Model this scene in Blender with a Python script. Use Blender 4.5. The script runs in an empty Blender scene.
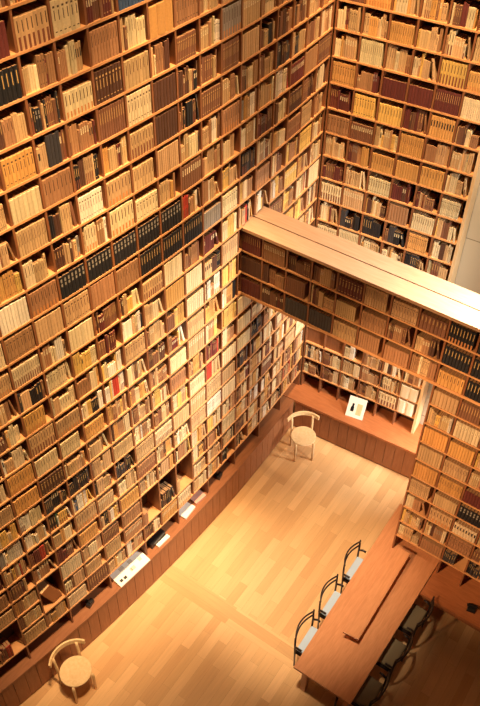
import bpy, bmesh, math, random
from mathutils import Vector, Matrix, Euler
S = bpy.context.scene
COL = S.collection

# ------------------------------------------------------------------ units
C = 0.35                      # one shelf compartment is 35 cm square
ZF = 23.95                    # the floor lies this many compartments below shelf line 0
H = 0.998
def Z(row): return (ZF - row * H) * C          # height of shelf line number «row» above the floor

# ------------------------------------------------------------------ camera
cam_d = bpy.data.cameras.new('camera'); cam = bpy.data.objects.new('camera', cam_d); COL.objects.link(cam)
CAMP = Vector((13.87655 * C, -25.38145 * C, (7.7571 + ZF) * C))
CAME = Euler((0.8058693, -0.0151866, 0.6194694), 'XYZ')
FPX = 825.61
cam.location = CAMP; cam.rotation_euler = CAME
cam_d.sensor_fit = 'VERTICAL'; cam_d.sensor_height = 36.0; cam_d.sensor_width = 36.0
cam_d.lens = FPX / 706.0 * 36.0
cam_d.clip_start = 0.1; cam_d.clip_end = 200
S.camera = cam

# ------------------------------------------------------------------ light
w = bpy.data.worlds.new('world'); S.world = w; w.use_nodes = True
bg = w.node_tree.nodes['Background']
bg.inputs['Color'].default_value = (1.0, 0.56, 0.36, 1); bg.inputs['Strength'].default_value = 0.045
def aim(o, target):
    d = Vector(target) - o.location
    o.rotation_euler = d.to_track_quat('-Z', 'Y').to_euler()
def spot(name, loc, target, power, col, size=50, blend=0.8, radius=0.25):
    l = bpy.data.lights.new(name, 'SPOT'); l.energy = power; l.color = col
    l.spot_size = math.radians(size); l.spot_blend = blend; l.shadow_soft_size = radius
    o = bpy.data.objects.new(name, l); COL.objects.link(o); o.location = loc; aim(o, target); return o
def area(name, loc, target, power, col, sx, sy, spread=180):
    l = bpy.data.lights.new(name, 'AREA'); l.energy = power; l.color = col
    l.shape = 'RECTANGLE'; l.size = sx; l.size_y = sy; l.spread = math.radians(spread)
    o = bpy.data.objects.new(name, l); COL.objects.link(o); o.location = loc; aim(o, target); return o
WARM = (1.0, 0.67, 0.35); WARM2 = (1.0, 0.77, 0.52); DAY = (1.0, 0.94, 0.86)
spot('wall_light', (2.3, -6.8, 14.6), (0.0, -5.6, 8.2), 1300, WARM, 50, 0.9, 0.2)
spot('wall_light', (2.3, -4.0, 14.6), (0.0, -3.6, 7.0), 1250, WARM, 46, 0.9, 0.2)
spot('wall_light', (2.2, -1.7, 14.6), (0.02, -0.9, 8.6), 1500, WARM, 44, 0.9, 0.2)
spot('wall_beam', (2.7, -5.9, 14.4), (0.1, -5.0, 5.0), 8200, WARM, 24, 0.9, 0.2)
spot('wall_beam', (2.7, -3.4, 14.4), (0.1, -3.4, 5.2), 7200, WARM, 22, 0.9, 0.2)
spot('wall_washer', (1.8, -5.8, 13.8), (1.15, -5.3, 0.0), 1300, WARM2, 20, 0.9, 0.25)
spot('floor_spot', (2.2, -6.0, 13.4), (2.05, -2.9, 0.0), 8400, WARM2, 16.5, 0.9, 0.25)
spot('end_wall_spot', (2.3, -2.3, 14.6), (1.25, 0.1, 8.4), 8200, WARM, 33, 0.8, 0.2)
spot('bridge_fill', (1.0, -9.5, 8.0), (3.3, -2.0, 3.0), 4600, (1.0, 0.62, 0.33), 30, 0.8, 0.3)  # added fill from the camera side, lifts the bridge and block front
area('daylight_window', (5.2, -0.9, 3.2), (0.3, -1.2, 2.4), 15, DAY, 0.5, 1.0, 50)
area('desk_fill', (3.6, -0.15, 1.8), (2.2, -0.2, 0.72), 16, DAY, 0.4, 0.5, 60)  # unseen light added behind the block to brighten the desk end
area('concrete_fill', (4.9, -0.9, 6.4), (2.7, 0.6, 6.2), 16, DAY, 0.6, 1.2, 80)  # added light, brightens the concrete beside the end bookcase
area('high_window', (5.6, -1.75, 6.6), (3.6, -1.75, 5.2), 125, DAY, 0.5, 0.5, 60)
S.view_settings.view_transform = 'Standard'; S.view_settings.look = 'None'
S.view_settings.exposure = 0.1; S.view_settings.gamma = 1.0; S.view_settings.use_curve_mapping = False

# ------------------------------------------------------------------ materials
def s2l(c): return tuple(((x / 255) / 12.92 if x / 255 <= 0.04045 else ((x / 255 + 0.055) / 1.055) ** 2.4) for x in c)
def wood(name, c1, c2, scale=(3, 3, 3), rough=0.45, bump=0.0):
    m = bpy.data.materials.new(name); m.use_nodes = True; nt = m.node_tree; b = nt.nodes['Principled BSDF']
    tc = nt.nodes.new('ShaderNodeTexCoord'); mp = nt.nodes.new('ShaderNodeMapping'); mp.inputs['Scale'].default_value = scale
    n = nt.nodes.new('ShaderNodeTexNoise'); n.inputs['Scale'].default_value = 4; n.inputs['Detail'].default_value = 5; n.inputs['Distortion'].default_value = 0.6
    r = nt.nodes.new('ShaderNodeValToRGB')
    r.color_ramp.elements[0].position = 0.3; r.color_ramp.elements[0].color = (*s2l(c1), 1)
    r.color_ramp.elements[1].position = 0.7; r.color_ramp.elements[1].color = (*s2l(c2), 1)
    nt.links.new(tc.outputs['Object'], mp.inputs['Vector']); nt.links.new(mp.outputs[0], n.inputs['Vector'])
    nt.links.new(n.outputs['Fac'], r.inputs['Fac']); nt.links.new(r.outputs[0], b.inputs['Base Color'])
    b.inputs['Roughness'].default_value = rough
    return m
def plain(name, c, rough=0.6, var=0.06, scale=30):
    m = bpy.data.materials.new(name); m.use_nodes = True; nt = m.node_tree; b = nt.nodes['Principled BSDF']
    n = nt.nodes.new('ShaderNodeTexNoise'); n.inputs['Scale'].default_value = scale
    h = nt.nodes.new('ShaderNodeHueSaturation'); h.inputs['Color'].default_value = (*s2l(c), 1)
    mr = nt.nodes.new('ShaderNodeMapRange'); mr.inputs['To Min'].default_value = 1 - var; mr.inputs['To Max'].default_value = 1 + var
    nt.links.new(n.outputs['Fac'], mr.inputs['Value']); nt.links.new(mr.outputs[0], h.inputs['Value'])
    nt.links.new(h.outputs[0], b.inputs['Base Color']); b.inputs['Roughness'].default_value = rough
    return m
def attr_mat(name, rough=0.6):
    m = bpy.data.materials.new(name); m.use_nodes = True; nt = m.node_tree; b = nt.nodes['Principled BSDF']
    a = nt.nodes.new('ShaderNodeAttribute'); a.attribute_name = 'Col'
    n = nt.nodes.new('ShaderNodeTexNoise'); n.inputs['Scale'].default_value = 60; n.inputs['Detail'].default_value = 3
    tc = nt.nodes.new('ShaderNodeTexCoord'); nt.links.new(tc.outputs['Object'], n.inputs['Vector'])
    mr = nt.nodes.new('ShaderNodeMapRange'); mr.inputs['To Min'].default_value = 0.82; mr.inputs['To Max'].default_value = 1.18
    h = nt.nodes.new('ShaderNodeHueSaturation')
    nt.links.new(n.outputs['Fac'], mr.inputs['Value']); nt.links.new(mr.outputs[0], h.inputs['Value'])
    nt.links.new(a.outputs['Color'], h.inputs['Color']); nt.links.new(h.outputs[0], b.inputs['Base Color'])
    b.inputs['Roughness'].default_value = rough
    return m
def floor_mat(name, along_y=True, bw=0.95, rh=0.135):
    m = bpy.data.materials.new(name); m.use_nodes = True; nt = m.node_tree; b = nt.nodes['Principled BSDF']
    tc = nt.nodes.new('ShaderNodeTexCoord'); mp = nt.nodes.new('ShaderNodeMapping')
    if along_y: mp.inputs['Rotation'].default_value = (0, 0, math.radians(90 - 1.5))
    br = nt.nodes.new('ShaderNodeTexBrick'); br.offset = 0.37; br.offset_frequency = 2
    br.inputs['Scale'].default_value = 1; br.inputs['Brick Width'].default_value = bw; br.inputs['Row Height'].default_value = rh
    br.inputs['Mortar Size'].default_value = 0.0012; br.inputs['Mortar Smooth'].default_value = 0.2
    br.inputs['Color1'].default_value = (*s2l((204, 156, 104)), 1); br.inputs['Color2'].default_value = (*s2l((228, 184, 130)), 1)
    br.inputs['Mortar'].default_value = (*s2l((180, 134, 86)), 1)
    n = nt.nodes.new('ShaderNodeTexNoise'); n.inputs['Scale'].default_value = 3; n.inputs['Detail'].default_value = 6
    m2 = nt.nodes.new('ShaderNodeMapping'); m2.inputs['Scale'].default_value = (12, 0.8, 1) if along_y else (0.8, 12, 1)
    mr = nt.nodes.new('ShaderNodeMapRange'); mr.inputs['To Min'].default_value = 0.86; mr.inputs['To Max'].default_value = 1.12
    h = nt.nodes.new('ShaderNodeHueSaturation')
    L = nt.links.new
    L(tc.outputs['Object'], mp.inputs[0]); L(mp.outputs[0], br.inputs['Vector']); L(tc.outputs['Object'], m2.inputs[0]); L(m2.outputs[0], n.inputs['Vector'])
    L(n.outputs['Fac'], mr.inputs['Value']); L(mr.outputs[0], h.inputs['Value']); L(br.outputs['Color'], h.inputs['Color']); L(h.outputs[0], b.inputs['Base Color'])
    b.inputs['Roughness'].default_value = 0.38
    return m
def concrete_mat():
    m = plain('concrete', (200, 190, 170), 0.85, 0.10, 5); nt = m.node_tree
    tc = nt.nodes.new('ShaderNodeTexCoord'); mp = nt.nodes.new('ShaderNodeMapping'); mp.inputs['Rotation'].default_value = (math.radians(90), 0, 0)
    br = nt.nodes.new('ShaderNodeTexBrick'); br.offset = 0; br.inputs['Scale'].default_value = 1; br.inputs['Brick Width'].default_value = 1.8; br.inputs['Row Height'].default_value = 0.9
    br.inputs['Mortar Size'].default_value = 0.008; br.inputs['Color1'].default_value = (*s2l((200, 190, 170)), 1); br.inputs['Color2'].default_value = (*s2l((194, 184, 164)), 1); br.inputs['Mortar'].default_value = (*s2l((140, 130, 112)), 1)
    h = [n for n in nt.nodes if n.type == 'HUE_SAT'][0]
    nt.links.new(tc.outputs['Object'], mp.inputs[0]); nt.links.new(mp.outputs[0], br.inputs['Vector']); nt.links.new(br.outputs['Color'], h.inputs['Color']); return m
M_SHELF = wood('shelf_wood', (196, 136, 84), (216, 158, 104), (1.2, 1.2, 9))
M_UPR = wood('upright_wood', (122, 73, 43), (146, 92, 56), (9, 9, 1))  # darker than the shelf wood: shade on the upright sides put into the colour
M_BACK = plain('shelf_back', (70, 42, 27), 0.7)  # kept dark: shade in the gaps above the books is part of this colour
M_BASE = wood('base_wood', (142, 88, 54), (162, 104, 66), (8, 8, 1.0), 0.5)
M_TOPW = wood('worktop_wood', (162, 96, 56), (182, 112, 68), (1.2, 9, 3), 0.35)
M_LEDGE = wood('ledge_wood', (138, 86, 52), (156, 100, 64), (9, 1.2, 3), 0.45)
M_TABLE = wood('table_wood', (192, 128, 84), (210, 146, 100), (10, 1.0, 3), 0.32)
M_PALE = wood('pale_wood', (216, 178, 128), (232, 198, 150), (6, 6, 1), 0.4)
M_BIRCH = wood('birch', (224, 188, 136), (238, 206, 158), (6, 6, 2), 0.38)
M_PLANK = wood('bridge_plank_wood', (208, 162, 122), (222, 178, 138), (1, 9, 3), 0.45)
M_DARK = plain('dark_stained_wood', (44, 30, 26), 0.35)
M_BLUE = plain('pale_blue_fabric', (180, 198, 216), 0.9)
M_OLIVE = plain('olive_fabric', (128, 112, 84), 0.9)
M_CONC = concrete_mat()
M_WALL = plain('wall_plaster', (168, 132, 96), 0.9)
M_FLOOR = floor_mat('oak_floor'); M_STRIP = floor_mat('oak_floor_strip', False, 2.2, 0.16)
M_BOOK = attr_mat('book_cover', 0.62)
M_WHITE = plain('white_card', (240, 232, 216), 0.6)
M_BLACK = plain('black_plastic', (22, 20, 22), 0.35)
M_ALBUM = plain('brown_board', (168, 104, 58), 0.6)
M_PINK = plain('pink_paper', (214, 160, 140), 0.7)

# ------------------------------------------------------------------ mesh helpers
class MB:
    def __init__(s): s.v = []; s.f = []; s.c = []
    def hexa(s, p, col=None):                       # 8 corners: bottom ring then top ring
        n = len(s.v); s.v += [tuple(q) for q in p]
        for f in ((3, 2, 1, 0), (4, 5, 6, 7), (0, 1, 5, 4), (1, 2, 6, 5), (2, 3, 7, 6), (3, 0, 4, 7)):
            s.f.append(tuple(n + i for i in f)); s.c.append(col)
    def box(s, x0, x1, y0, y1, z0, z1, col=None):
        s.hexa([(x0, y0, z0), (x1, y0, z0), (x1, y1, z0), (x0, y1, z0), (x0, y0, z1), (x1, y0, z1), (x1, y1, z1), (x0, y1, z1)], col)
    def prism(s, ring, z0, z1):                     # ring counter-clockwise seen from above
        n = len(s.v); k = len(ring)
        s.v += [(x, y, z0) for x, y in ring] + [(x, y, z1) for x, y in ring]
        s.f.append(tuple(n + i for i in reversed(range(k)))); s.f.append(tuple(n + k + i for i in range(k))); s.c += [None, None]
        for i in range(k):
            j = (i + 1) % k; s.f.append((n + i, n + j, n + k + j, n + k + i)); s.c.append(None)
    def tube(s, pts, r, seg=10, ends=True, sq=1.0):
        pts = [Vector(p) for p in pts]; n = len(s.v); rr = r if isinstance(r, (list, tuple)) else [r] * len(pts)
        for i, p in enumerate(pts):
            t = (pts[min(i + 1, len(pts) - 1)] - pts[max(i - 1, 0)]).normalized()
            up = Vector((0, 0, 1)) if abs(t.z) < 0.9 else Vector((1, 0, 0))
            a = t.cross(up).normalized(); b = a.cross(t).normalized()
            for k in range(seg):
                g = 2 * math.pi * k / seg
                s.v.append(tuple(p + a * math.cos(g) * rr[i] + b * math.sin(g) * rr[i] * sq))
        for i in range(len(pts) - 1):
            for k in range(seg):
                k2 = (k + 1) % seg
                s.f.append((n + i * seg + k, n + i * seg + k2, n + (i + 1) * seg + k2, n + (i + 1) * seg + k)); s.c.append(None)
        if ends:
            s.f.append(tuple(n + k for k in reversed(range(seg)))); s.f.append(tuple(n + (len(pts) - 1) * seg + k for k in range(seg))); s.c += [None, None]
    def disc(s, r, z0, z1, seg=40, bev=0.006, cx=0, cy=0):
        n = len(s.v); prof = [(r - bev, z0), (r, z0 + bev), (r, z1 - bev), (r - bev, z1)]
        for pr, pz in prof:
            s.v += [(cx + pr * math.cos(2 * math.pi * k / seg), cy + pr * math.sin(2 * math.pi * k / seg), pz) for k in range(seg)]
        for i in range(3):
            for k in range(seg):
                k2 = (k + 1) % seg; s.f.append((n + i * seg + k, n + i * seg + k2, n + (i + 1) * seg + k2, n + (i + 1) * seg + k)); s.c.append(None)
        s.f.append(tuple(n + k for k in reversed(range(seg)))); s.f.append(tuple(n + 3 * seg + k for k in range(seg))); s.c += [None, None]
    def build(s, name, mat, parent=None, local=False, bevel=0.0, smooth=False):
        me = bpy.data.meshes.new(name); me.from_pydata(s.v, [], s.f); me.materials.append(mat); me.update()
        bm = bmesh.new(); bm.from_mesh(me); bmesh.ops.recalc_face_normals(bm, faces=bm.faces); bm.to_mesh(me); bm.free()
        if any(c is not None for c in s.c):
            at = me.color_attributes.new('Col', 'FLOAT_COLOR', 'CORNER')
            buf = []
            for p in me.polygons: buf += list((*(s.c[p.index] or (0.5, 0.5, 0.5)), 1.0)) * p.loop_total
            at.data.foreach_set('color', buf)
        if smooth:
            for p in me.polygons: p.use_smooth = len(p.vertices) == 4
        o = bpy.data.objects.new(name, me); COL.objects.link(o)
        if parent is not None:
            o.parent = parent
            if not local: o.matrix_parent_inverse = Matrix.Translation(-parent.location)
        if bevel:
            b = o.modifiers.new('edge', 'BEVEL'); b.width = bevel; b.segments = 2; b.limit_method = 'ANGLE'
        return o
def tag(o, label=None, cat=None, group=None, kind=None):
    for k, v in (('label', label), ('category', cat), ('group', group), ('kind', kind)):
        if v: o[k] = v
    return o
def thing(name, label, cat, loc=(0, 0, 0), rz=0, group=None):
    o = bpy.data.objects.new(name, None); COL.objects.link(o); o.empty_display_size = 0.1
    o.location = loc; o.rotation_euler = (0, 0, rz); tag(o, label, cat, group); return o
def copy_tree(o, parent=None):
    c = o.copy(); COL.objects.link(c)
    if parent is not None: c.parent = parent
    for ch in list(o.children): copy_tree(ch, c)
    return c

# ------------------------------------------------------------------ the curved long wall
TH, KAP, SC = 0.0971198, -0.0134751, 14.02763
def wall_pt(s, d=0.0):
    """Plan point at column coordinate s, d compartments out into the room (in compartments)."""
    a = SC - s; x = y = 0.0; N = 12
    for i in range(N):
        t = TH + KAP * a * (i + 0.5) / N; x += math.sin(t) * a / N; y -= math.cos(t) * a / N
    t = TH + KAP * a
    return Vector((x + d * math.cos(t), y + d * math.sin(t), 0)), t
def wpt(s, d, z):
    p, t = wall_pt(s, d); return (p.x * C, p.y * C, z)
def wall_block(mb, s0, s1, d0, d1, z0, z1, step=1.0):
    n = max(1, int(math.ceil((s1 - s0) / step)))
    base = len(mb.v)
    for i in range(n + 1):
        s = s0 + (s1 - s0) * i / n
        mb.v += [wpt(s, d0, z0), wpt(s, d1, z0), wpt(s, d1, z1), wpt(s, d0, z1)]
    for i in range(n):
        b = base + 4 * i
        for k in range(4):
            mb.f.append((b + k, b + (k + 1) % 4, b + 4 + (k + 1) % 4, b + 4 + k)); mb.c.append(None)
    mb.f.append((base, base + 3, base + 2, base + 1)); mb.f.append((base + 4 * n, base + 4 * n + 1, base + 4 * n + 2, base + 4 * n + 3)); mb.c += [None, None]
PHI = 0.0748755
U = Vector((math.cos(PHI), math.sin(PHI), 0)); NB = Vector((-math.sin(PHI), math.cos(PHI), 0))   # along / into the end wall
def bpt(u, n, z): p = U * u + NB * n; return (p.x * C, p.y * C, z)
def back_block(mb, u0, u1, n0, n1, z0, z1):
    mb.hexa([bpt(u0, n0, z0), bpt(u1, n0, z0), bpt(u1, n1, z0), bpt(u0, n1, z0), bpt(u0, n0, z1), bpt(u1, n0, z1), bpt(u1, n1, z1), bpt(u0, n1, z1)])
PY, PX0, PW, PZ0, PH = -5.7293, 1.15687, 1.01203, -9.1048, 0.98881      # the crossing shelving: front plane, columns, rows
def PZ(j): return (ZF + PZ0 - j * PH) * C
def px(k): return (PX0 + k * PW)

ST, UT, DEP = 0.066, 0.066, 0.72
S0, S1 = -7, 14
R0, R1 = -5, 21
ZL = Z(22)                     # the desk-high ledge

# ------------------------------------------------------------------ structure
mb = MB(); mb.box(-4.0, 9.0, -11.0, 2.2, -0.12, 0.0)
tag(mb.build('floor', M_FLOOR), kind='structure')
mb = MB(); mb.box(0.2 * C + 0.10, 9.0, -11.72 * C, -10.86 * C, 0.0, 0.003)
tag(mb.build('trim_1', M_STRIP), kind='structure')
mb = MB(); wall_block(mb, S0 - 4, S1 + 0.8, -1.4, -0.86, 0, Z(R0 - 2))
tag(mb.build('wall_left', M_WALL), kind='structure')
mb = MB(); back_block(mb, -0.7, 26, 0.80, 1.4, 0, Z(R0 - 2))
tag(mb.build('wall_back', M_CONC), kind='structure')

# ------------------------------------------------------------------ long curved bookcase
MERGED = {(2, 18), (3, 18), (4, 18), (-3, 18), (-5, 19)}      # compartments two shelves high
NS0, NS1 = 8.22, 9.92                                         # the bridge end is let in here
bc = thing('tall_bookcase', 'tall curved wooden bookcase filling the whole long wall above the ledge', 'bookcase', wpt(4, -0.4, ZL))
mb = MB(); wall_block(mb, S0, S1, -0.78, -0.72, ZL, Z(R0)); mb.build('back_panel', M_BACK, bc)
for j in range(R0, R1 + 1):
    zc = Z(j); segs = []; a = S0
    for i in range(S0, S1):
        if (i, j - 1) in MERGED:
            if i > a: segs.append((a, i))
            a = i + 1
    segs.append((a, S1))
    if 9 <= j <= 12: segs = [q for a, b in segs for q in ((a, NS0), (NS1, b))]
    for a, b in segs:
        mb = MB(); wall_block(mb, a, b, -0.72, 0.0, zc - ST * C / 2, zc + ST * C / 2); mb.build('shelf', M_SHELF, bc)
for i in range(S0, S1 + 1):
    zb = ZL if i % 2 == 0 else Z(R1)
    for za, zc in ([(zb, Z(12.3)), (Z(8.95), Z(R0))] if i == 9 else [(zb, Z(R0))]):
        mb = MB(); wall_block(mb, i - UT / 2, i + UT / 2, -0.72, -0.01, za, zc); mb.build('upright', M_UPR, bc)

cb = thing('base_cabinet', 'long low panelled wooden cabinet with ledge under the curved bookcase', 'cabinet', wpt(4, -0.2, 0))
mb = MB(); wall_block(mb, S0, 12.93, -0.78, 0.26, ZL - 0.13 * C, ZL); mb.build('ledge', M_LEDGE, cb)
mb = MB(); wall_block(mb, S0, 12.9, -0.78, 0.17, 0, ZL - 0.13 * C); mb.build('carcass', M_BACK, cb)
for i in range(S0, S1 - 1):
    mb = MB(); wall_block(mb, i + 0.01, i + 0.50, 0.17, 0.225, 0.03, ZL - 0.14 * C); wall_block(mb, i + 0.515, i + 0.99, 0.17, 0.225, 0.03, ZL - 0.14 * C)
    mb.build('door', M_BASE, cb)

# ------------------------------------------------------------------ end wall bookcase and its desk
UB0, UBW, NBK = 0.0722, 0.98788, 6
bb = thing('end_bookcase', 'wooden bookcase six columns wide on the short end wall beside the concrete', 'bookcase', bpt(3, 0.3, ZL))
UE = UB0 + UBW * NBK
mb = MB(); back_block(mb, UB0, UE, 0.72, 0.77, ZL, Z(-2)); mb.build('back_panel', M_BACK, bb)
for j in range(-2, 22):
    mb = MB(); back_block(mb, UB0, UE, 0.0, 0.72, Z(j) - ST * C / 2, Z(j) + ST * C / 2); mb.build('shelf', M_SHELF, bb)
for k in range(0, NBK):
    mb = MB(); back_block(mb, UB0 + UBW * k - UT / 2, UB0 + UBW * k + UT / 2, 0.01, 0.72, ZL, Z(-2)); mb.build('upright', M_UPR, bb)
mb = MB(); back_block(mb, UB0 + UT / 2, UB0 + UBW * 2 - UT / 2, 0.12, 0.16, Z(19) + ST * C / 2, Z(17)); mb.build('blank_panel', M_UPR, bb)
mb = MB(); back_block(mb, UE - 0.02, UE + 0.10, -0.02, 0.77, ZL, Z(-2)); tag(mb.build('end_panel', M_PALE, bb), 'pale wooden end panel')
de = thing('bench_desk', 'low built-in wooden bench desk along the short end wall under the shelves', 'desk', bpt(4, -0.4, 0))
mb = MB(); back_block(mb, -0.74, 9.2, -1.06, 0.0, ZL - 0.13 * C, ZL); back_block(mb, UB0, 9.2, 0.0, 0.77, ZL - 0.13 * C, ZL); mb.build('desk_top', M_TOPW, de)
mb = MB(); back_block(mb, UB0 + 0.3, 9.2, -0.95, 0.77, 0, ZL - 0.13 * C); mb.build('carcass', M_BACK, de)
for k in range(9):
    mb = MB(); back_block(mb, 0.30 + k * 0.98, 0.77 + k * 0.98, -1.0, -0.95, 0.03, ZL - 0.14 * C); back_block(mb, 0.785 + k * 0.98, 1.26 + k * 0.98, -1.0, -0.95, 0.03, ZL - 0.14 * C)
    mb.build('door', M_BASE, de)

# ------------------------------------------------------------------ crossing bookcase (bridge and the block it lands on)
KR = 13; DB = 1.5
XL = 0.17                      # where it meets the long wall
br = thing('bridge_bookcase', 'wooden bookcase crossing the room as a bridge and dropping to the floor beyond the table', 'bookcase', (6 * C, (PY + DB / 2) * C, 0))
def pblock(mb, x0, x1, y0, y1, z0, z1): mb.box(x0 * C, x1 * C, y0 * C, y1 * C, z0, z1)
zt = PZ(0) + 0.06 * C
for a, b in ((PY - 0.06, PY + 0.725), (PY + 0.775, PY + DB)):
    mb = MB(); pblock(mb, XL - 0.02, px(KR), a, b, zt - 0.12 * C, zt); tag(mb.build('top_plank', M_PLANK, br), 'pale plank on top of the bridge')
mb = MB(); pblock(mb, XL - 0.02, px(KR), PY + 0.725, PY + 0.775, zt - 0.12 * C, zt - 0.06 * C); mb.build('seam_strip', M_UPR, br)
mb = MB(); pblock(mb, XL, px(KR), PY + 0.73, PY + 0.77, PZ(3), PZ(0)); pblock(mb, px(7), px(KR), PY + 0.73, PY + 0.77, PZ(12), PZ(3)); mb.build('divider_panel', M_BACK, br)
for j in range(1, 13):
    mb = MB(); x0 = XL if j <= 3 else px(7)
    th = ST if j != 3 else 0.12
    pblock(mb, x0, px(KR), PY, PY + DB, PZ(j) - th * C / 2, PZ(j) + th * C / 2); mb.build('shelf', M_SHELF, br)
for k in range(-1, KR + 1):
    xx = XL + 0.04 if k < 0 else px(k)
    zb = PZ(3) if k < 7 else (ZL + 0.001 if k >= 9 or k == 7 else PZ(12))
    mb = MB(); pblock(mb, xx - UT / 2, xx + UT / 2, PY + 0.01, PY + DB - 0.01, zb, PZ(0)); mb.build('upright', M_UPR, br)
mb = MB(); pblock(mb, px(7), px(KR), PY + 0.73, PY + 0.77, 0, ZL - 0.14 * C); mb.build('back_panel', M_BASE, br)

# ------------------------------------------------------------------ wall counter and reading table
co = thing('counter', 'dark reddish wooden counter below the shelves right of the table', 'counter', (12 * C, -6.2 * C, 0))
mb = MB(); pblock(mb, 10.15, px(KR), -6.93, PY + 0.7, ZL - 0.13 * C, ZL); mb.build('counter_top', M_TOPW, co)
mb = MB(); pblock(mb, px(KR) - 0.15, px(KR), -6.8, PY, 0, ZL - 0.13 * C); mb.build('side_panel', M_BASE, co)
mb = MB(); pblock(mb, 10.25, px(KR) - 0.15, -6.84, -6.78, ZL - 0.42 * C, ZL - 0.13 * C); mb.build('apron', M_BASE, co)
ta = thing('reading_table', 'long reddish wooden reading table with a raised centre shelf between the dark chairs', 'table', (8.9 * C, -9 * C, 0))
mb = MB(); mb.prism([(7.68 * C, -12.48 * C), (10.10 * C, -12.45 * C), (10.13 * C, -3.5 * C), (7.45 * C, -3.5 * C)], ZL - 0.12 * C, ZL)
mb.build('table_top', M_TABLE, ta, bevel=0.003)
mb = MB(); mb.prism([(8.57 * C, -10.45 * C), (9.19 * C, -10.36 * C), (9.06 * C, -5.85 * C), (8.46 * C, -5.85 * C)], ZL + 0.42 * C, ZL + 0.50 * C)
rs = mb.build('raised_shelf', M_TABLE, ta, bevel=0.002)
for yy in (-9.9, -8.0, -6.1):
    mb = MB(); pblock(mb, 8.74, 8.94, yy - 0.04, yy + 0.04, ZL, ZL + 0.42 * C); mb.build('support', M_TABLE, rs)
for x, y in ((8.05, -12.1), (9.9, -12.3), (7.85, -4.2), (9.85, -4.2)):
    mb = MB(); pblock(mb, x - 0.11, x + 0.11, y - 0.11, y + 0.11, 0, ZL - 0.12 * C); mb.build('leg', M_TABLE, ta)

# ------------------------------------------------------------------ chairs
def arc(cx, cy, r, a0, a1, z, n=14): return [(cx + r * math.cos(math.radians(a0 + (a1 - a0) * i / n)), cy + r * math.sin(math.radians(a0 + (a1 - a0) * i / n)), z) for i in range(n + 1)]
def round_chair(name, label, loc, rz):            # local: front is +x
    t = thing(name, label, 'chair', loc, rz, 'round seated pale wooden chairs')
    mb = MB(); mb.disc(0.215, 0.425, 0.452); mb.build('seat', M_BIRCH, t, True, smooth=True)
    for sx, sy in ((1, 1), (1, -1)):
        x, y = 0.165, 0.15 * sy
        mb = MB(); mb.tube([(x - 0.02, y * 0.9, 0.425), (x + 0.005, y, 0.405), (x + 0.01, y, 0.38), (x + 0.012, y, 0.0)], [0.017, 0.021, 0.021, 0.017], 12); mb.build('leg', M_BIRCH, t, True, smooth=True)
    for sy in (1, -1):
        mb = MB(); mb.tube([(-0.175, 0.17 * sy, 0.0), (-0.18, 0.172 * sy, 0.42), (-0.205, 0.176 * sy, 0.60), (-0.215, 0.178 * sy, 0.70)], [0.017, 0.021, 0.020, 0.018], 12); mb.build('leg', M_BIRCH, t, True, smooth=True)
    mb = MB(); pts = arc(0.03, 0, 0.30, 122, 238, 0.0, 18); n = len(mb.v)
    for i, (x, y, _) in enumerate(pts):
        a = math.radians(122 + 116 * i / 18); ca, sa = math.cos(a), math.sin(a)
        for rr, zz in ((0.0, 0.665), (0.024, 0.665), (0.030, 0.745), (0.006, 0.745)): mb.v.append((x + rr * ca, y + rr * sa, zz))
    for i in range(18):
        for k in range(4): mb.f.append((n + 4 * i + k, n + 4 * i + (k + 1) % 4, n + 4 * i + 4 + (k + 1) % 4, n + 4 * i + 4 + k)); mb.c.append(None)
    mb.f += [(n, n + 1, n + 2, n + 3), (n + 72, n + 75, n + 74, n + 73)]; mb.c += [None, None]
    mb.build('back_rail', M_BIRCH, t, True, bevel=0.004)
    return t
round_chair('round_seat_chair', 'pale wooden round seat chair standing by the short end wall desk', (1.66 * C, -2.18 * C, 0), math.atan2(-0.76, 0.65))
round_chair('round_seat_chair', 'pale wooden round seat chair against the long ledge under the leaning brown album', (0.93 * C, -17.15 * C, 0), math.atan2(-0.24, 0.97))

def dark_chair(label, loc, rz, seatmat):          # local: front is +x
    t = thing('armchair', label, 'chair', loc, rz, None)
    for sy in (1, -1):
        mb = MB(); mb.tube([(0.235, 0.225 * sy, 0.0), (0.225, 0.225 * sy, 0.43)], [0.014, 0.018], 10); mb.build('leg', M_DARK, t, True, smooth=True)
        mb = MB(); mb.tube([(-0.20, 0.215 * sy, 0.0), (-0.205, 0.235 * sy, 0.42), (-0.21, 0.244 * sy, 0.60), (-0.217, 0.25 * sy, 0.815)], [0.011, 0.015, 0.015, 0.011], 10); mb.build('leg', M_DARK, t, True, smooth=True)
        mb = MB(); mb.tube([(-0.21, 0.243 * sy, 0.575), (-0.15, 0.255 * sy, 0.60), (-0.10, 0.255 * sy, 0.598)], [0.014, 0.017, 0.016], 8); mb.build('arm', M_DARK, t, True, smooth=True)
        mb = MB(); mb.tube([(-0.20, 0.225 * sy, 0.40), (0.225, 0.225 * sy, 0.40)], 0.014, 8); mb.build('side_rail', M_DARK, t, True, smooth=True)
    for zz, bow in ((0.795, 0.075), (0.70, 0.065)):
        pts = []
        for i in range(17):
            q = -1 + 2 * i / 16; pts.append((-0.210 - bow * (1 - q * q), 0.243 * q, zz))
        mb = MB(); mb.tube(pts, 0.011, 10, True, 1.4); mb.build('back_rail', M_DARK, t, True, smooth=True)
    mb = MB()
    mb.prism([(-0.205, -0.215), (0.235, -0.225), (0.235, 0.225), (-0.205, 0.215)], 0.405, 0.43); mb.build('seat_frame', M_DARK, t, True)
    mb = MB(); mb.prism([(-0.20, -0.205), (0.225, -0.215), (0.225, 0.215), (-0.20, 0.205)], 0.43, 0.475); mb.build('seat_cushion', seatmat, t, True, bevel=0.014)
    return t
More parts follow.
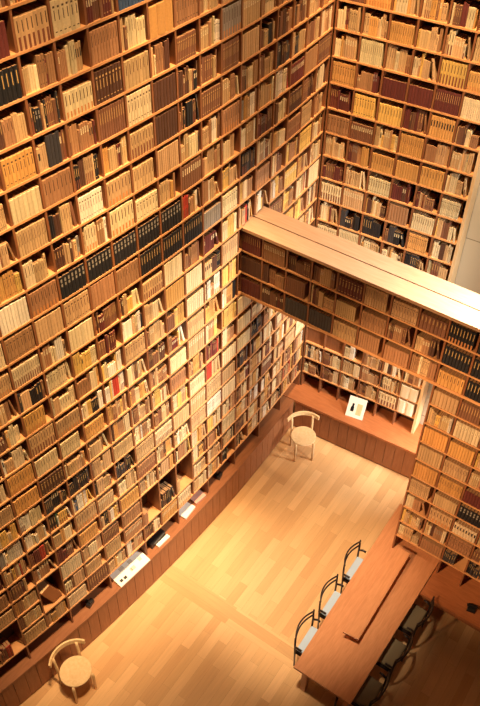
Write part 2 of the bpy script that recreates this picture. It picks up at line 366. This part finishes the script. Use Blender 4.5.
for x, y, lb in ((7.80, -10.92, 'dark bow-backed armchair with pale blue seat, at the free end of the table'),
              (7.75, -9.04, 'dark bow-backed armchair with pale blue seat, middle one of its row'),
              (7.70, -7.09, 'dark bow-backed armchair with pale blue seat, next to the floor-standing shelves')):
    dark_chair(lb, (x * C, y * C, 0), math.radians(2), M_BLUE)['group'] = 'pale blue seated armchairs along the table'
for y, lb in ((-7.68, 'dark armchair with olive seat in the table and counter corner'),
              (-9.48, 'dark armchair with olive seat, middle one on the shaded side'),
              (-11.38, 'dark armchair with olive seat, shaded side at the free table end')):
    dark_chair(lb, (10.08 * C, y * C, 0), math.radians(180), M_OLIVE)['group'] = 'olive seated armchairs along the table'

# ------------------------------------------------------------------ loose things on ledge, desk, counter
def wall_thing_mesh(name, mat, s, d, zb, ring, h, tilt=0.0, label=None, cat=None, roll=0.0, bevel=0.0):
    """A slab with its own frame: x along the ledge, y out into the room."""
    p, t = wall_pt(s, d)
    mb = MB(); mb.prism(ring, 0, h); o = mb.build(name, mat, bevel=bevel)
    o.matrix_world = Matrix.Translation((p.x * C, p.y * C, zb)) @ Matrix.Rotation(t - math.pi / 2, 4, 'Z') @ Matrix.Rotation(math.pi, 4, 'Z') @ Matrix.Rotation(tilt, 4, 'X') @ Matrix.Rotation(roll, 4, 'Y')
    return tag(o, label, cat)
def rect(a, b): return [(-a / 2, -b / 2), (a / 2, -b / 2), (a / 2, b / 2), (-a / 2, b / 2)]
def ledge_slab(name, mat, s, d, wdt, dep, h, label, cat, rot=0.0, tilt=0.0, zb=None):
    p, t = wall_pt(s, d)
    mb = MB(); mb.prism(rect(wdt, dep), 0, h); o = mb.build(name, mat, bevel=0.002)
    o.location = (p.x * C, p.y * C, (ZL + 0.001) if zb is None else zb); o.rotation_euler = (tilt, 0, t + math.pi / 2 + rot)
    return tag(o, label, cat)
# open display book: pages with pictures
p, t = wall_pt(1.08, -0.12)
dsp = thing('picture_book', 'big white open picture book with dark photographs on the ledge', 'book', (p.x * C, p.y * C, ZL + 0.001), t + math.pi / 2)
mb = MB(); mb.hexa([(-0.29, -0.135, 0), (0.29, -0.135, 0), (0.29, 0.13, 0), (-0.29, 0.13, 0), (-0.29, -0.13, 0.02), (0.29, -0.13, 0.02), (0.29, 0.125, 0.07), (-0.29, 0.125, 0.07)])
mb.build('page_block', M_WHITE, dsp, True, bevel=0.002)
def pz(y): return 0.0205 + (y + 0.13) / 0.255 * 0.05
for (x, y, a, b, m) in ((-0.22, -0.07, 0.045, 0.04, M_BLACK), (-0.15, -0.075, 0.05, 0.04, M_BLACK), (0.06, 0.05, 0.07, 0.06, M_CONC), (-0.10, 0.06, 0.08, 0.05, M_CONC), (0.19, -0.02, 0.05, 0.05, M_CONC), (0.02, -0.05, 0.09, 0.05, M_CONC)):
    mb = MB(); mb.hexa([(x - a / 2, y - b / 2, pz(y - b / 2)), (x + a / 2, y - b / 2, pz(y - b / 2)), (x + a / 2, y + b / 2, pz(y + b / 2)), (x - a / 2, y + b / 2, pz(y + b / 2)),
        (x - a / 2, y - b / 2, pz(y - b / 2) + 0.002), (x + a / 2, y - b / 2, pz(y - b / 2) + 0.002), (x + a / 2, y + b / 2, pz(y + b / 2) + 0.002), (x - a / 2, y + b / 2, pz(y + b / 2) + 0.002)])
    mb.build('photograph', m, dsp, True)
ledge_slab('large_book', M_BLACK, 2.75, -0.30, 0.30, 0.17, 0.10, 'thick black large book lying on the ledge beside the white picture book', 'book', 0.05)
ledge_slab('booklet', M_WHITE, 2.9, 0.05, 0.24, 0.06, 0.03, 'narrow white booklet lying in front of the thick black book', 'booklet', 0.0)
ledge_slab('paper_stack', M_WHITE, 4.66, -0.2, 0.26, 0.18, 0.035, 'white paper stack on the ledge beyond the thick black book', 'papers', 0.1)
ledge_slab('pamphlet_stack', M_PINK, 5.52, -0.25, 0.22, 0.17, 0.04, 'pinkish pamphlet stack on the ledge beside the white paper stack', 'papers', -0.1)
def gadget(s, d, label, rz):
    p, t = wall_pt(s, d); g = thing('black_box', label, 'box', (p.x * C, p.y * C, ZL + 0.001), t + math.pi / 2 + rz)
    mb = MB(); mb.box(-0.06, 0.06, -0.03, 0.03, 0, 0.075); mb.box(-0.025, 0.025, -0.025, 0.025, 0.075, 0.095); mb.build('box_body', M_BLACK, g, True, bevel=0.004)
    mb = MB(); mb.tube([(0, 0.03, 0.038), (0, 0.075, 0.038)], 0.03, 16); mb.build('knob', M_BLACK, g, True)
gadget(-1.05, -0.1, 'small black box on the ledge below the brown album', 0.3)
gadget(7.0, -0.15, 'small black box on the ledge toward the room corner', 0.2)
g = thing('black_box', 'small black box with raised top on the counter below the shelves', 'box', (12.1 * C, -6.4 * C, ZL + 0.001), 0.2)
mb = MB(); mb.hexa([(-0.06, -0.05, 0), (0.06, -0.05, 0), (0.06, 0.06, 0), (-0.06, 0.06, 0), (-0.055, -0.045, 0.03), (0.055, -0.045, 0.03), (0.055, 0.055, 0.06), (-0.055, 0.055, 0.06)]); mb.build('base', M_BLACK, g, True, bevel=0.004)
mb = MB(); mb.box(-0.075, 0.075, -0.005, 0.03, 0.052, 0.08); mb.build('top_piece', M_BLACK, g, True, bevel=0.006)
# display board on the desk
p0 = Vector((2.87, -0.40, 0)); p1 = Vector((3.71, -0.24, 0)); ax = (p1 - p0).normalized(); nn = Vector((-ax.y, ax.x, 0))
dm = thing('display_board', 'white display board with a dark upright figure leaning on the end wall desk', 'sign', ((p0.x + p1.x) / 2 * C, (p0.y + p1.y) / 2 * C, ZL + 0.001), math.atan2(ax.y, ax.x))
tl = math.radians(60)
def onb(x, v, off): return (x, v * math.cos(tl) - off * math.sin(tl), v * math.sin(tl) + off * math.cos(tl))
mb = MB(); mb.hexa([onb(-0.15, 0, 0), onb(0.15, 0, 0), onb(0.15, 0.36, 0), onb(-0.15, 0.36, 0), onb(-0.15, 0, 0.012), onb(0.15, 0, 0.012), onb(0.15, 0.36, 0.012), onb(-0.15, 0.36, 0.012)])
mb.build('board', M_WHITE, dm, True)
mb = MB()
ring = [(-0.09, 0.10), (-0.035, 0.10), (-0.035, 0.17), (-0.045, 0.20), (-0.04, 0.235), (-0.06, 0.25), (-0.08, 0.235), (-0.075, 0.20), (-0.09, 0.17)]
n = len(ring); mb.v += [onb(x, v, 0.0125) for x, v in ring] + [onb(x, v, 0.0140) for x, v in ring]
mb.f += [tuple(reversed(range(n))), tuple(range(n, 2 * n))] + [(i, (i + 1) % n, n + (i + 1) % n, n + i) for i in range(n)]; mb.c += [None] * (n + 2)
mb.build('figure_print', M_BLACK, dm, True)
mb = MB(); mb.hexa([onb(0.01, 0.06, 0.0125), onb(0.10, 0.06, 0.0125), onb(0.10, 0.26, 0.0125), onb(0.01, 0.26, 0.0125), onb(0.01, 0.06, 0.0138), onb(0.10, 0.06, 0.0138), onb(0.10, 0.26, 0.0138), onb(0.01, 0.26, 0.0138)])
mb.build('text_panel', M_PALE, dm, True)

#BOOKS
# ------------------------------------------------------------------ books
PAL = {  # name: sRGB
 'tan': (194, 156, 110), 'cream': (218, 194, 150), 'light brown': (164, 118, 80), 'brown': (122, 80, 56), 'ochre': (204, 150, 84),
 'dark brown': (84, 52, 38), 'maroon': (98, 42, 36), 'black': (26, 25, 28), 'white': (230, 216, 190), 'grey': (146, 136, 124),
 'yellow': (216, 172, 92), 'red': (176, 56, 40), 'green': (58, 98, 74), 'blue': (62, 84, 118), 'pink': (220, 168, 146), 'charcoal': (58, 54, 56)}
def w_(d): return list(d.keys()), list(d.values())
MIXES = {
 'warm': {'tan': 34, 'cream': 17, 'light brown': 24, 'brown': 12, 'ochre': 4, 'dark brown': 6, 'maroon': 2, 'black': 3, 'white': 2, 'grey': 2},
 'low': {'tan': 30, 'cream': 22, 'light brown': 15, 'brown': 7, 'ochre': 12, 'white': 6, 'yellow': 4, 'dark brown': 3, 'red': 1, 'black': 2, 'maroon': 1},
 'end': {'tan': 32, 'cream': 30, 'light brown': 12, 'brown': 5, 'ochre': 10, 'yellow': 3, 'maroon': 4, 'dark brown': 3},
 'bridge': {'light brown': 34, 'brown': 26, 'tan': 24, 'dark brown': 7, 'maroon': 10, 'cream': 4, 'charcoal': 1},
 'niche': {'tan': 24, 'cream': 28, 'light brown': 14, 'brown': 12, 'white': 8, 'dark brown': 8, 'charcoal': 3},
 'dark': {'black': 60, 'charcoal': 25, 'dark brown': 15},
 'darkpart': {'black': 26, 'charcoal': 10, 'brown': 18, 'tan': 26, 'dark brown': 14, 'cream': 6},
 'maroonmix': {'maroon': 55, 'dark brown': 30, 'brown': 15},
 'bright': {'white': 40, 'cream': 30, 'yellow': 8, 'black': 12, 'tan': 10, 'red': 3},
 'colour': {'white': 26, 'yellow': 20, 'green': 9, 'blue': 6, 'red': 8, 'grey': 10, 'black': 10, 'cream': 14},
 'yellowmix': {'yellow': 55, 'ochre': 25, 'cream': 20},
 'reds': {'maroon': 30, 'brown': 30, 'light brown': 30, 'red': 8, 'tan': 14},
}
def lin(c, rng, v=0.10):
    f = 1 + rng.uniform(-v, v); return tuple(max(0.0, x * f * (1 + rng.uniform(-0.03, 0.03))) for x in s2l(c))
PAGE = s2l((150, 112, 74))  # page tops darkened, the shade under the next shelf is in the colour
def book_into(mb, M, b):
    w, h, d, col = b['w'], b['h'], b['d'], b['col']; r = 0.10 * w
    def P(x, y, z): return tuple(M @ Vector((x, y, z)))
    n = len(mb.v); ring = [(0, 0), (0.25 * w, -r), (0.75 * w, -r), (w, 0), (w, d), (0, d)]
    mb.v += [P(x, y, 0) for x, y in ring] + [P(x, y, h) for x, y in ring]
    mb.f.append(tuple(n + i for i in reversed(range(6)))); mb.f.append(tuple(n + 6 + i for i in range(6)))
    mb.c += [col, col]
    for i in range(6):
        j = (i + 1) % 6; mb.f.append((n + i, n + j, n + 6 + j, n + 6 + i)); mb.c.append(col)
    def quad(a, c):
        k = len(mb.v); mb.v += a; mb.f.append((k, k + 1, k + 2, k + 3)); mb.c.append(c)
    t = 0.07 * w; e = 0.0007
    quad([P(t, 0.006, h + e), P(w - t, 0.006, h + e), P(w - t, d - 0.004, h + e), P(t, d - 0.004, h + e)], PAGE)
    y = -r - e
    for (x0, x1, z0, z1, c) in b['marks']:
        quad([P(x0 * w, y, z0 * h), P(x1 * w, y, z0 * h), P(x1 * w, y, z1 * h), P(x0 * w, y, z1 * h)], c)
def marks_for(style, cname, rng):
    ink = s2l((86, 56, 36)) if cname not in ('black', 'dark brown', 'maroon', 'charcoal', 'blue', 'green', 'brown') else s2l((196, 156, 92))
    pale = s2l((236, 214, 168))
    if style == 0: return []
    if style == 1:
        a = rng.uniform(0.42, 0.58); return [(0.40, 0.60, a, 0.88, ink)]
    if style == 2: return [(0.25, 0.75, 0.62, 0.86, pale), (0.42, 0.58, 0.65, 0.83, s2l((52, 34, 24)))]
    if style == 3: return [(0.25, 0.75, 0.80, 0.86, ink), (0.25, 0.75, 0.12, 0.15, ink), (0.40, 0.60, 0.45, 0.74, ink)]
    if style == 4: return [(0.28, 0.72, 0.58, 0.70, s2l((150, 140, 124))), (0.28, 0.72, 0.76, 0.92, s2l((140, 130, 116)))]
    if style == 5: return [(0.25, 0.75, 0.0, 0.26, s2l((196, 128, 70))), (0.38, 0.62, 0.5, 0.88, ink)]
    if style == 6: return [(0.25, 0.75, 0.50, 0.80, s2l((40, 30, 30)))]
    if style == 7: return [(0.25, 0.75, 0.0, 0.42, s2l((122, 66, 44))), (0.38, 0.62, 0.55, 0.9, ink)]
    return []
def fill(spec, cw, chh, rng, depth):
    """Books for a compartment cw wide and chh high: list of dicts, left to right."""
    kind = spec.get('k', 'mix'); out = []; x = 0.004
    full = spec.get('full', 1.0 if rng.random() < 0.72 else rng.uniform(0.80, 0.97)); lim = cw * full - 0.004
    mix = MIXES[spec.get('mix', 'warm')]; names, wts = w_(mix)
    runs = spec.get('runs')
    if kind == 'set':
        cname = spec.get('c') or rng.choices(names, wts)[0]; n = spec.get('n', rng.randint(7, 12)); bw = (lim - x) / n
        h = spec.get('h', rng.uniform(0.70, 0.90)) * chh; st = spec.get('st', rng.choice((0, 1, 1, 2, 3, 3, 5, 7))); base = lin(PAL[cname], rng, 0.12)
        mk = marks_for(st, cname, rng)
        for i in range(n):
            f = 1 + rng.uniform(-0.11, 0.11)
            out.append(dict(w=bw - 0.003, h=h * (1 + rng.uniform(-0.012, 0.012)), d=depth, col=tuple(c * f for c in base), marks=mk, x=x, cn=cname, ins=0.007 + rng.uniform(0, 0.003), lean=0)); x += bw
        return out
    run = 0; cname = None
    while True:
        if run <= 0:
            run = rng.choice((1, 1, 2, 3, 4)); cname = rng.choices(names, wts)[0]; bw = rng.uniform(0.017, 0.036); h = rng.uniform(0.62, 0.90) * chh
            if rng.random() < 0.06: h = rng.uniform(0.48, 0.6) * chh
            dd = depth * rng.uniform(0.8, 1.0); st = rng.choices(range(8), (24, 26, 12, 12, 3, 4, 3, 4))[0]; base = lin(PAL[cname], rng, 0.16); mk = marks_for(st, cname, rng); ins = 0.006 + rng.random() * 0.018
        ww = bw * (1 + rng.uniform(-0.12, 0.12))
        if x + ww > lim: break
        f = 1 + rng.uniform(-0.12, 0.12)
        out.append(dict(w=ww - 0.0025, h=h * (1 + rng.uniform(-0.03, 0.03)), d=dd, col=tuple(c * f for c in base), marks=mk, x=x, cn=cname, ins=ins + rng.uniform(0, 0.003), lean=0)); x += ww; run -= 1
    if out and cw - x > 0.03 and rng.random() < 0.7:          # the last one leans on the rest
        b = out[-1]; gap = cw - x; a = min(0.30, math.atan2(gap * 0.8, b['h'])); b['lean'] = a; b['x'] += b['h'] * math.sin(a) + 0.002
        if b['x'] + b['w'] > cw - 0.002: b['lean'] = 0; b['x'] = x - b['w']
    return out

# what particular compartments of the long wall hold (column, row)
BSET = dict(k='set', c='black', st=4, n=7, h=0.80, full=1.0); BSET2 = dict(k='set', c='black', st=1, n=8, h=0.84, full=1.0)
OV = {(0, 6): dict(BSET), (1, 6): dict(BSET), (2, 6): dict(BSET), (3, 6): dict(BSET), (4, 6): dict(BSET),
 (3, 7): BSET2, (4, 7): BSET2, (5, 7): BSET2, (6, 7): dict(k='set', c='grey', st=4, n=8), (7, 7): dict(k='set', c='cream', st=3, n=7),
 (6, 8): dict(mix='maroonmix'), (7, 8): dict(mix='yellowmix'), (5, 8): dict(mix='reds'), (5, 9): dict(k='set', c='cream', st=0, n=9), (4, 8): dict(k='set', c='cream', st=0, n=10),
 (-1, -1): dict(k='set', c='maroon', st=0, n=7), (0, -1): dict(k='set', c='tan', st=7, n=7), (1, -1): dict(k='set', c='cream', st=3, n=6), (2, -1): dict(mix='reds'),
 (-1, 0): dict(k='set', c='black', st=1, n=7, h=.8), (3, -1): dict(k='set', c='blue', st=0, n=8), (0, 1): dict(mix='darkpart'), (1, 1): dict(k='set', c='cream', st=5, n=8),
 (4, 0): dict(k='set', c='ochre', st=0, n=3), (4, 2): dict(k='set', c='dark brown', st=0, n=7), (4, 3): dict(k='set', c='dark brown', st=0, n=8), (5, 2): dict(mix='darkpart'), (5, 3): dict(mix='darkpart'),
 (0, 2): dict(mix='darkpart'), (1, 2): dict(mix='reds'), (1, 3): dict(mix='darkpart'), (-1, 2): dict(k='set', c='ochre', st=3, n=8), (-1, 3): dict(k='set', c='cream', st=0, n=7), (0, 3): dict(k='set', c='light brown', st=1, n=7),
 (2, 4): dict(k='set', c='tan', st=5, n=7), (3, 4): dict(k='set', c='tan', st=1, n=7), (3, 3): dict(k='set', c='tan', st=7, n=8), (2, 5): dict(k='set', c='cream', st=5, n=7), (3, 5): dict(k='set', c='cream', st=3, n=7),
 (-1, 5): dict(mix='low'), (-1, 6): dict(k='set', c='light brown', st=5, n=8), (0, 7): dict(k='set', c='tan', st=3, n=8), (1, 7): dict(k='set', c='light brown', st=0, n=8), (2, 7): dict(k='set', c='light brown', st=1, n=8),
 (9, 2): dict(mix='darkpart'), (10, 3): dict(mix='dark'), (10, 4): dict(mix='bright'), (11, 3): dict(mix='darkpart'), (12, 5): dict(mix='maroonmix'), (8, 6): dict(mix='dark'), (8, 5): dict(mix='bright'), (9, 5): dict(mix='maroonmix'),
 (-2, 5): dict(mix='yellowmix'), (-2, 6): dict(k='set', c='white', st=0, n=9), (-2, 7): dict(k='set', c='light brown', st=3, n=8), (-1, 7): dict(k='set', c='tan', st=0, n=9), (0, 8): dict(k='set', c='cream', st=0, n=8), (1, 8): dict(mix='maroonmix'), (0, 9): dict(mix='yellowmix'),
 (1, 9): dict(mix='reds'), (1, 10): dict(mix='bright'), (1, 11): dict(mix='bright'), (0, 11): dict(mix='bright'), (-1, 9): dict(mix='bright'), (-2, 9): dict(mix='darkpart'), (2, 9): dict(mix='bright'),
 (-2, 11): dict(k='set', c='tan', st=7, n=9), (-1, 11): dict(k='set', c='tan', st=5, n=9), (-1, 12): dict(k='set', c='cream', st=3, n=9), (0, 12): dict(k='set', c='ochre', st=3, n=8), (-2, 12): dict(k='set', c='cream', st=1, n=9), (-3, 12): dict(k='set', c='ochre', st=5, n=9), (-3, 13): dict(k='set', c='ochre', st=1, n=8),
 (-1, 14): dict(mix='dark'), (-2, 14): dict(mix='darkpart'), (-1, 15): dict(mix='colour'), (-2, 15): dict(mix='colour'), (-3, 14): dict(mix='colour'), (-3, 15): dict(mix='bright'), (-4, 14): dict(mix='bright'), (-4, 15): dict(mix='colour'), (0, 15): dict(mix='darkpart'), (1, 15): dict(mix='dark'),
 (6, 13): dict(mix='reds'), (6, 14): dict(mix='reds'), (7, 12): dict(mix='yellowmix'), (6, 11): dict(mix='yellowmix'), (7, 10): dict(mix='yellowmix'), (7, 14): dict(k='set', c='cream', st=0, n=7), (7, 16): dict(k='set', c='cream', st=0, n=7),
 (9, 14): dict(mix='dark'), (8, 15): dict(mix='dark'), (10, 13): dict(mix='bright'), (8, 13): dict(k='set', c='cream', st=0, n=7), (8, 12): dict(k='set', c='cream', st=0, n=7),
 (-5, 19): dict(mix='reds', full=.6), (-3, 18): None, (2, 18): dict(k='set', c='light brown', st=0, n=1, full=.3), (3, 18): dict(mix='dark', full=.85), (4, 18): dict(mix='darkpart', full=.3), (7, 19): dict(mix='darkpart'), (8, 19): dict(mix='darkpart'),
 (7, 20): dict(mix='dark', full=.5), (8, 20): dict(mix='darkpart', full=.6)}
for i in range(-7, -1):
    for j in (16, 17): OV.setdefault((i, j), dict(mix='reds' if (i + j) % 2 else 'low'))
OVB = {  # bridge and block (column, row)
 (-1, 2): dict(k='set', c='maroon', st=0, n=7), (0, 2): dict(mix='maroonmix'), (1, 2): dict(k='set', c='charcoal', st=0, n=8, h=.8), (2, 2): dict(k='set', c='charcoal', st=0, n=8, h=.8), (1, 1): dict(k='set', c='brown', st=0, n=9), (4, 0): dict(k='set', c='tan', st=1, n=9), (5, 0): dict(k='set', c='tan', st=3, n=9), (4, 2): dict(k='set', c='light brown', st=0, n=9), (5, 2): dict(k='set', c='light brown', st=0, n=9),
 (3, 2): dict(k='set', c='tan', st=1, n=8), (6, 0): dict(k='set', c='brown', st=1, n=7), (7, 0): dict(k='set', c='black', st=5, n=8, h=.85), (8, 0): BSET2, (7, 1): dict(k='set', c='black', st=1, n=8, h=.85), (8, 1): BSET2, (8, 2): BSET2, (7, 3): dict(k='set', c='tan', st=0, n=7), (7, 2): dict(k='set', c='ochre', st=1, n=7), (8, 3): dict(k='set', c='brown', st=1, n=8),
 (8, 4): dict(k='set', c='cream', st=2, n=8), (7, 4): dict(mix='low'), (7, 5): dict(k='set', c='ochre', st=0, n=9), (8, 5): dict(k='set', c='ochre', st=0, n=9), (7, 6): dict(k='set', c='tan', st=0, n=9), (8, 6): dict(k='set', c='tan', st=1, n=9), (7, 7): dict(k='set', c='ochre', st=0, n=9), (8, 7): dict(k='set', c='ochre', st=1, n=9), (9, 7): dict(k='set', c='maroon', st=0, n=7),
 (9, 8): dict(k='set', c='black', st=4, n=7, h=.8), (9, 9): dict(k='set', c='cream', st=6, n=8), (7, 9): dict(mix='end'), (8, 8): dict(k='set', c='tan', st=0, n=10), (9, 10): dict(k='set', c='light brown', st=3, n=8), (7, 11): dict(mix='low'), (9, 11): dict(mix='dark', full=.6), (10, 11): dict(mix='dark'), (8, 11): dict(k='set', c='light brown', st=0, n=9), (10, 8): dict(mix='dark')}
OVE = {(2, 5): dict(k='set', c='maroon', st=0, n=8), (3, 5): dict(k='set', c='maroon', st=0, n=8), (2, 6): dict(k='set', c='yellow', st=1, n=8), (1, 6): dict(k='set', c='yellow', st=3, n=8), (3, 6): dict(mix='maroonmix'), (4, 6): dict(k='set', c='ochre', st=6, n=9), (3, 8): dict(k='set', c='ochre', st=0, n=9), (2, 8): dict(k='set', c='ochre', st=1, n=9), (4, 8): dict(k='set', c='ochre', st=1, n=8),
 (1, 5): dict(mix='reds'), (3, 9): dict(mix='maroonmix'), (4, 9): dict(mix='reds'), (2, 11): dict(mix='dark'), (1, 11): dict(mix='dark'), (4, 12): dict(mix='darkpart'), (3, 11): dict(mix='darkpart'), (0, 9): dict(mix='maroonmix'), (0, 6): dict(mix='maroonmix'),
 (0, 18): None, (1, 18): None, (0, 17): None, (1, 17): None, (2, 18): dict(mix='niche', full=.6), (5, 19): dict(k='set', c='white', st=0, n=2), (5, 20): dict(k='set', c='white', st=0, n=2), (4, 20): dict(k='set', c='cream', st=7, n=6)}
for k in range(6): OVE[(k, 21)] = None

CAMI = (Matrix.Translation(CAMP) @ CAME.to_matrix().to_4x4()).inverted()
def view(P):
    q = CAMI @ Vector(P); return (240 + FPX * q.x / -q.z, 353 - FPX * q.y / -q.z)
def frame(o, xdir, yin): 
    m = Matrix.Identity(4); m.col[0][:3] = xdir; m.col[1][:3] = yin; m.col[2][:3] = (0, 0, 1); m.col[3][:3] = o; return m
cells = []       # (matrix, clear width, clear height, spec, seed, name of the place)
ORD = ['first', 'second', 'third', 'fourth', 'fifth', 'sixth', 'seventh', 'eighth', 'ninth', 'tenth', 'eleventh', 'twelfth', 'thirteenth', 'fourteenth', 'fifteenth', 'sixteenth', 'seventeenth']
NUM = ['no', 'one', 'two', 'three', 'four', 'five', 'six', 'seven', 'eight', 'nine', 'ten', 'eleven', 'twelve', 'thirteen', 'fourteen', 'fifteen', 'sixteen', 'seventeen']
def where_wall(i, j):
    a, b = j - 6, i; t = []
    if a: t.append('%s %s %s' % (NUM[abs(a)], 'shelf' if abs(a) == 1 else 'shelves', 'below' if a > 0 else 'above'))
    if b: t.append('%s %s %s' % (NUM[abs(b)], 'column' if abs(b) == 1 else 'columns', 'right' if b > 0 else 'left'))
    if not t: return 'in leftmost labelled black set'
    return ', '.join(t) + (' of' if b else '') + ' leftmost labelled black set'
for i in range(S0, S1):
    for j in range(R0, R1):
        if i in (8, 9) and 9 <= j <= 11: continue
        if (i, j - 1) in MERGED or (i, j) in OV and OV[(i, j)] is None: continue
        rng = random.Random(i * 131 + j * 7 + 5); tall = (i, j) in MERGED
        pm, tm = wall_pt(i + 0.5); out = Vector((math.cos(tm), math.sin(tm), 0)); al = Vector((-math.sin(tm), math.cos(tm), 0))
        zb = Z(j + (2 if tall else 1)) + ST * C / 2 + 0.0006; cw = (1 - UT) * C - 0.006; chh = (H - ST) * C
        o = Vector((pm.x * C, pm.y * C, zb)) - al * (cw / 2)
        u, v = view(o + al * cw / 2)
        if not (-50 < u < 400 and -50 < v < 740): continue
        spec = OV.get((i, j))
        if spec is None:
            spec = dict(mix='warm' if j < 6 else 'low')
            if rng.random() < 0.36: spec['k'] = 'set'
        cells.append((frame(o, al, -out), cw, chh, spec, i * 131 + j * 7 + 5, where_wall(i, j)))
for k in range(NBK):
    for j in range(-2, 21):
        if (k, j) in OVE and OVE[(k, j)] is None: continue
        rng = random.Random(9000 + k * 131 + j)
        cw = (UBW - UT) * C - 0.006; o = Vector(bpt(UB0 + UBW * k + UT / 2, 0.0, Z(j + 1) + ST * C / 2 + 0.0006)) + U * 0.003
        if k == NBK - 1: cw -= 0.02
        u, v = view(o)
        if not (-50 < u < 520 and -50 < v < 740) or 14 < j < 18: continue
        spec = OVE.get((k, j)) or dict(mix='end' if j < 14 else 'niche', **({'k': 'set'} if rng.random() < 0.5 and j < 14 else {}))
        cells.append((frame(o, U, NB), cw, (H - ST) * C, spec, 9000 + k * 131 + j, 'column %s from corner, %s end wall shelf' % (ORD[k], ORD[max(0, j - 1)] if j < 14 else ('lowest' if j == 20 else 'second lowest'))))
for k in range(-1, KR):
    for j in range(0, 12):
        if k < 7 and j > 2: continue
        rng = random.Random(5000 + k * 131 + j)
        x0 = (px(k) + UT / 2) * C if k >= 0 else (XL + 0.04 + UT / 2) * C
        cw = (px(k + 1) - UT / 2) * C - x0 - 0.006
        o = Vector((x0 + 0.003, PY * C, PZ(j + 1) + (ST if j != 2 else 0.12) * C / 2 + 0.0006)); u, v = view(o)
        if not (-50 < u < 520 and -50 < v < 740): continue
        spec = OVB.get((k, j)) or dict(mix='bridge' if j < 3 else 'end', **({'k': 'set'} if rng.random() < 0.35 else {}))
        cells.append((frame(o, Vector((1, 0, 0)), Vector((0, 1, 0))), cw, (PH - 0.12) * C, spec, 5000 + k * 131 + j, '%s bridge column, %s shelf below its top' % (ORD[k + 1], ORD[j])))
allb = []
for M, cw, chh, spec, seed, where in cells:
    rng = random.Random(seed * 3 + 1); dep = 0.175
    for n, b in enumerate(fill(spec, cw, chh, rng, dep)):
        Mb = M @ Matrix.Translation((b['x'], b['ins'], 0)) @ Matrix.Rotation(-b['lean'], 4, 'Y')
        q = [view(Mb @ Vector(p)) for p in ((0, 0, 0), (b['w'], 0, 0), (b['w'], 0, b['h']), (0, 0, b['h']))]
        ar = abs(sum(q[i][0] * q[(i + 1) % 4][1] - q[(i + 1) % 4][0] * q[i][1] for i in range(4))) / 2
        inside = all(1 < p[0] < 479 and 1 < p[1] < 705 for p in q)
        allb.append((ar if inside else 0, Mb, b, n, where))
order = sorted(range(len(allb)), key=lambda i: -allb[i][0]); chosen = set(order[:300])
rest = MB()
for i, (ar, Mb, b, n, where) in enumerate(allb):
    if i not in chosen: book_into(rest, Mb, b); continue
    mb = MB(); book_into(mb, Matrix.Identity(4), b); o = mb.build('book', M_BOOK); o.matrix_world = Mb
    tag(o, '%s book, %s from left, %s' % (b['cn'].replace('light brown', 'fawn').replace('dark brown', 'umber'), ORD[min(n, 16)], where), 'book', 'books in the tall bookcases')
tag(rest.build('books', M_BOOK), 'many more tan brown and cream books standing on all the shelves', 'books', None, 'stuff')
# the big album leaning in a tall compartment
pm, tm = wall_pt(-2.46); out = Vector((math.cos(tm), math.sin(tm), 0)); al = Vector((-math.sin(tm), math.cos(tm), 0))
o = Vector((pm.x * C, pm.y * C, Z(20) + ST * C / 2 + 0.012))
alb = thing('album', 'big brown album leaning in the tall compartment above the ledge', 'album', o)
alb.matrix_world = frame(o - out * 0.03, al, -out) @ Matrix.Rotation(math.radians(-20), 4, 'Y') @ Matrix.Translation((0.058, 0, 0.0))
mb = MB(); mb.box(-0.075, 0.075, 0, 0.2, 0.0, 0.40); mb.build('cover', M_ALBUM, alb, True, bevel=0.004)
mb = MB(); mb.box(-0.066, 0.066, 0.004, 0.195, 0.40, 0.403); mb.build('page_block', M_PALE, alb, True)
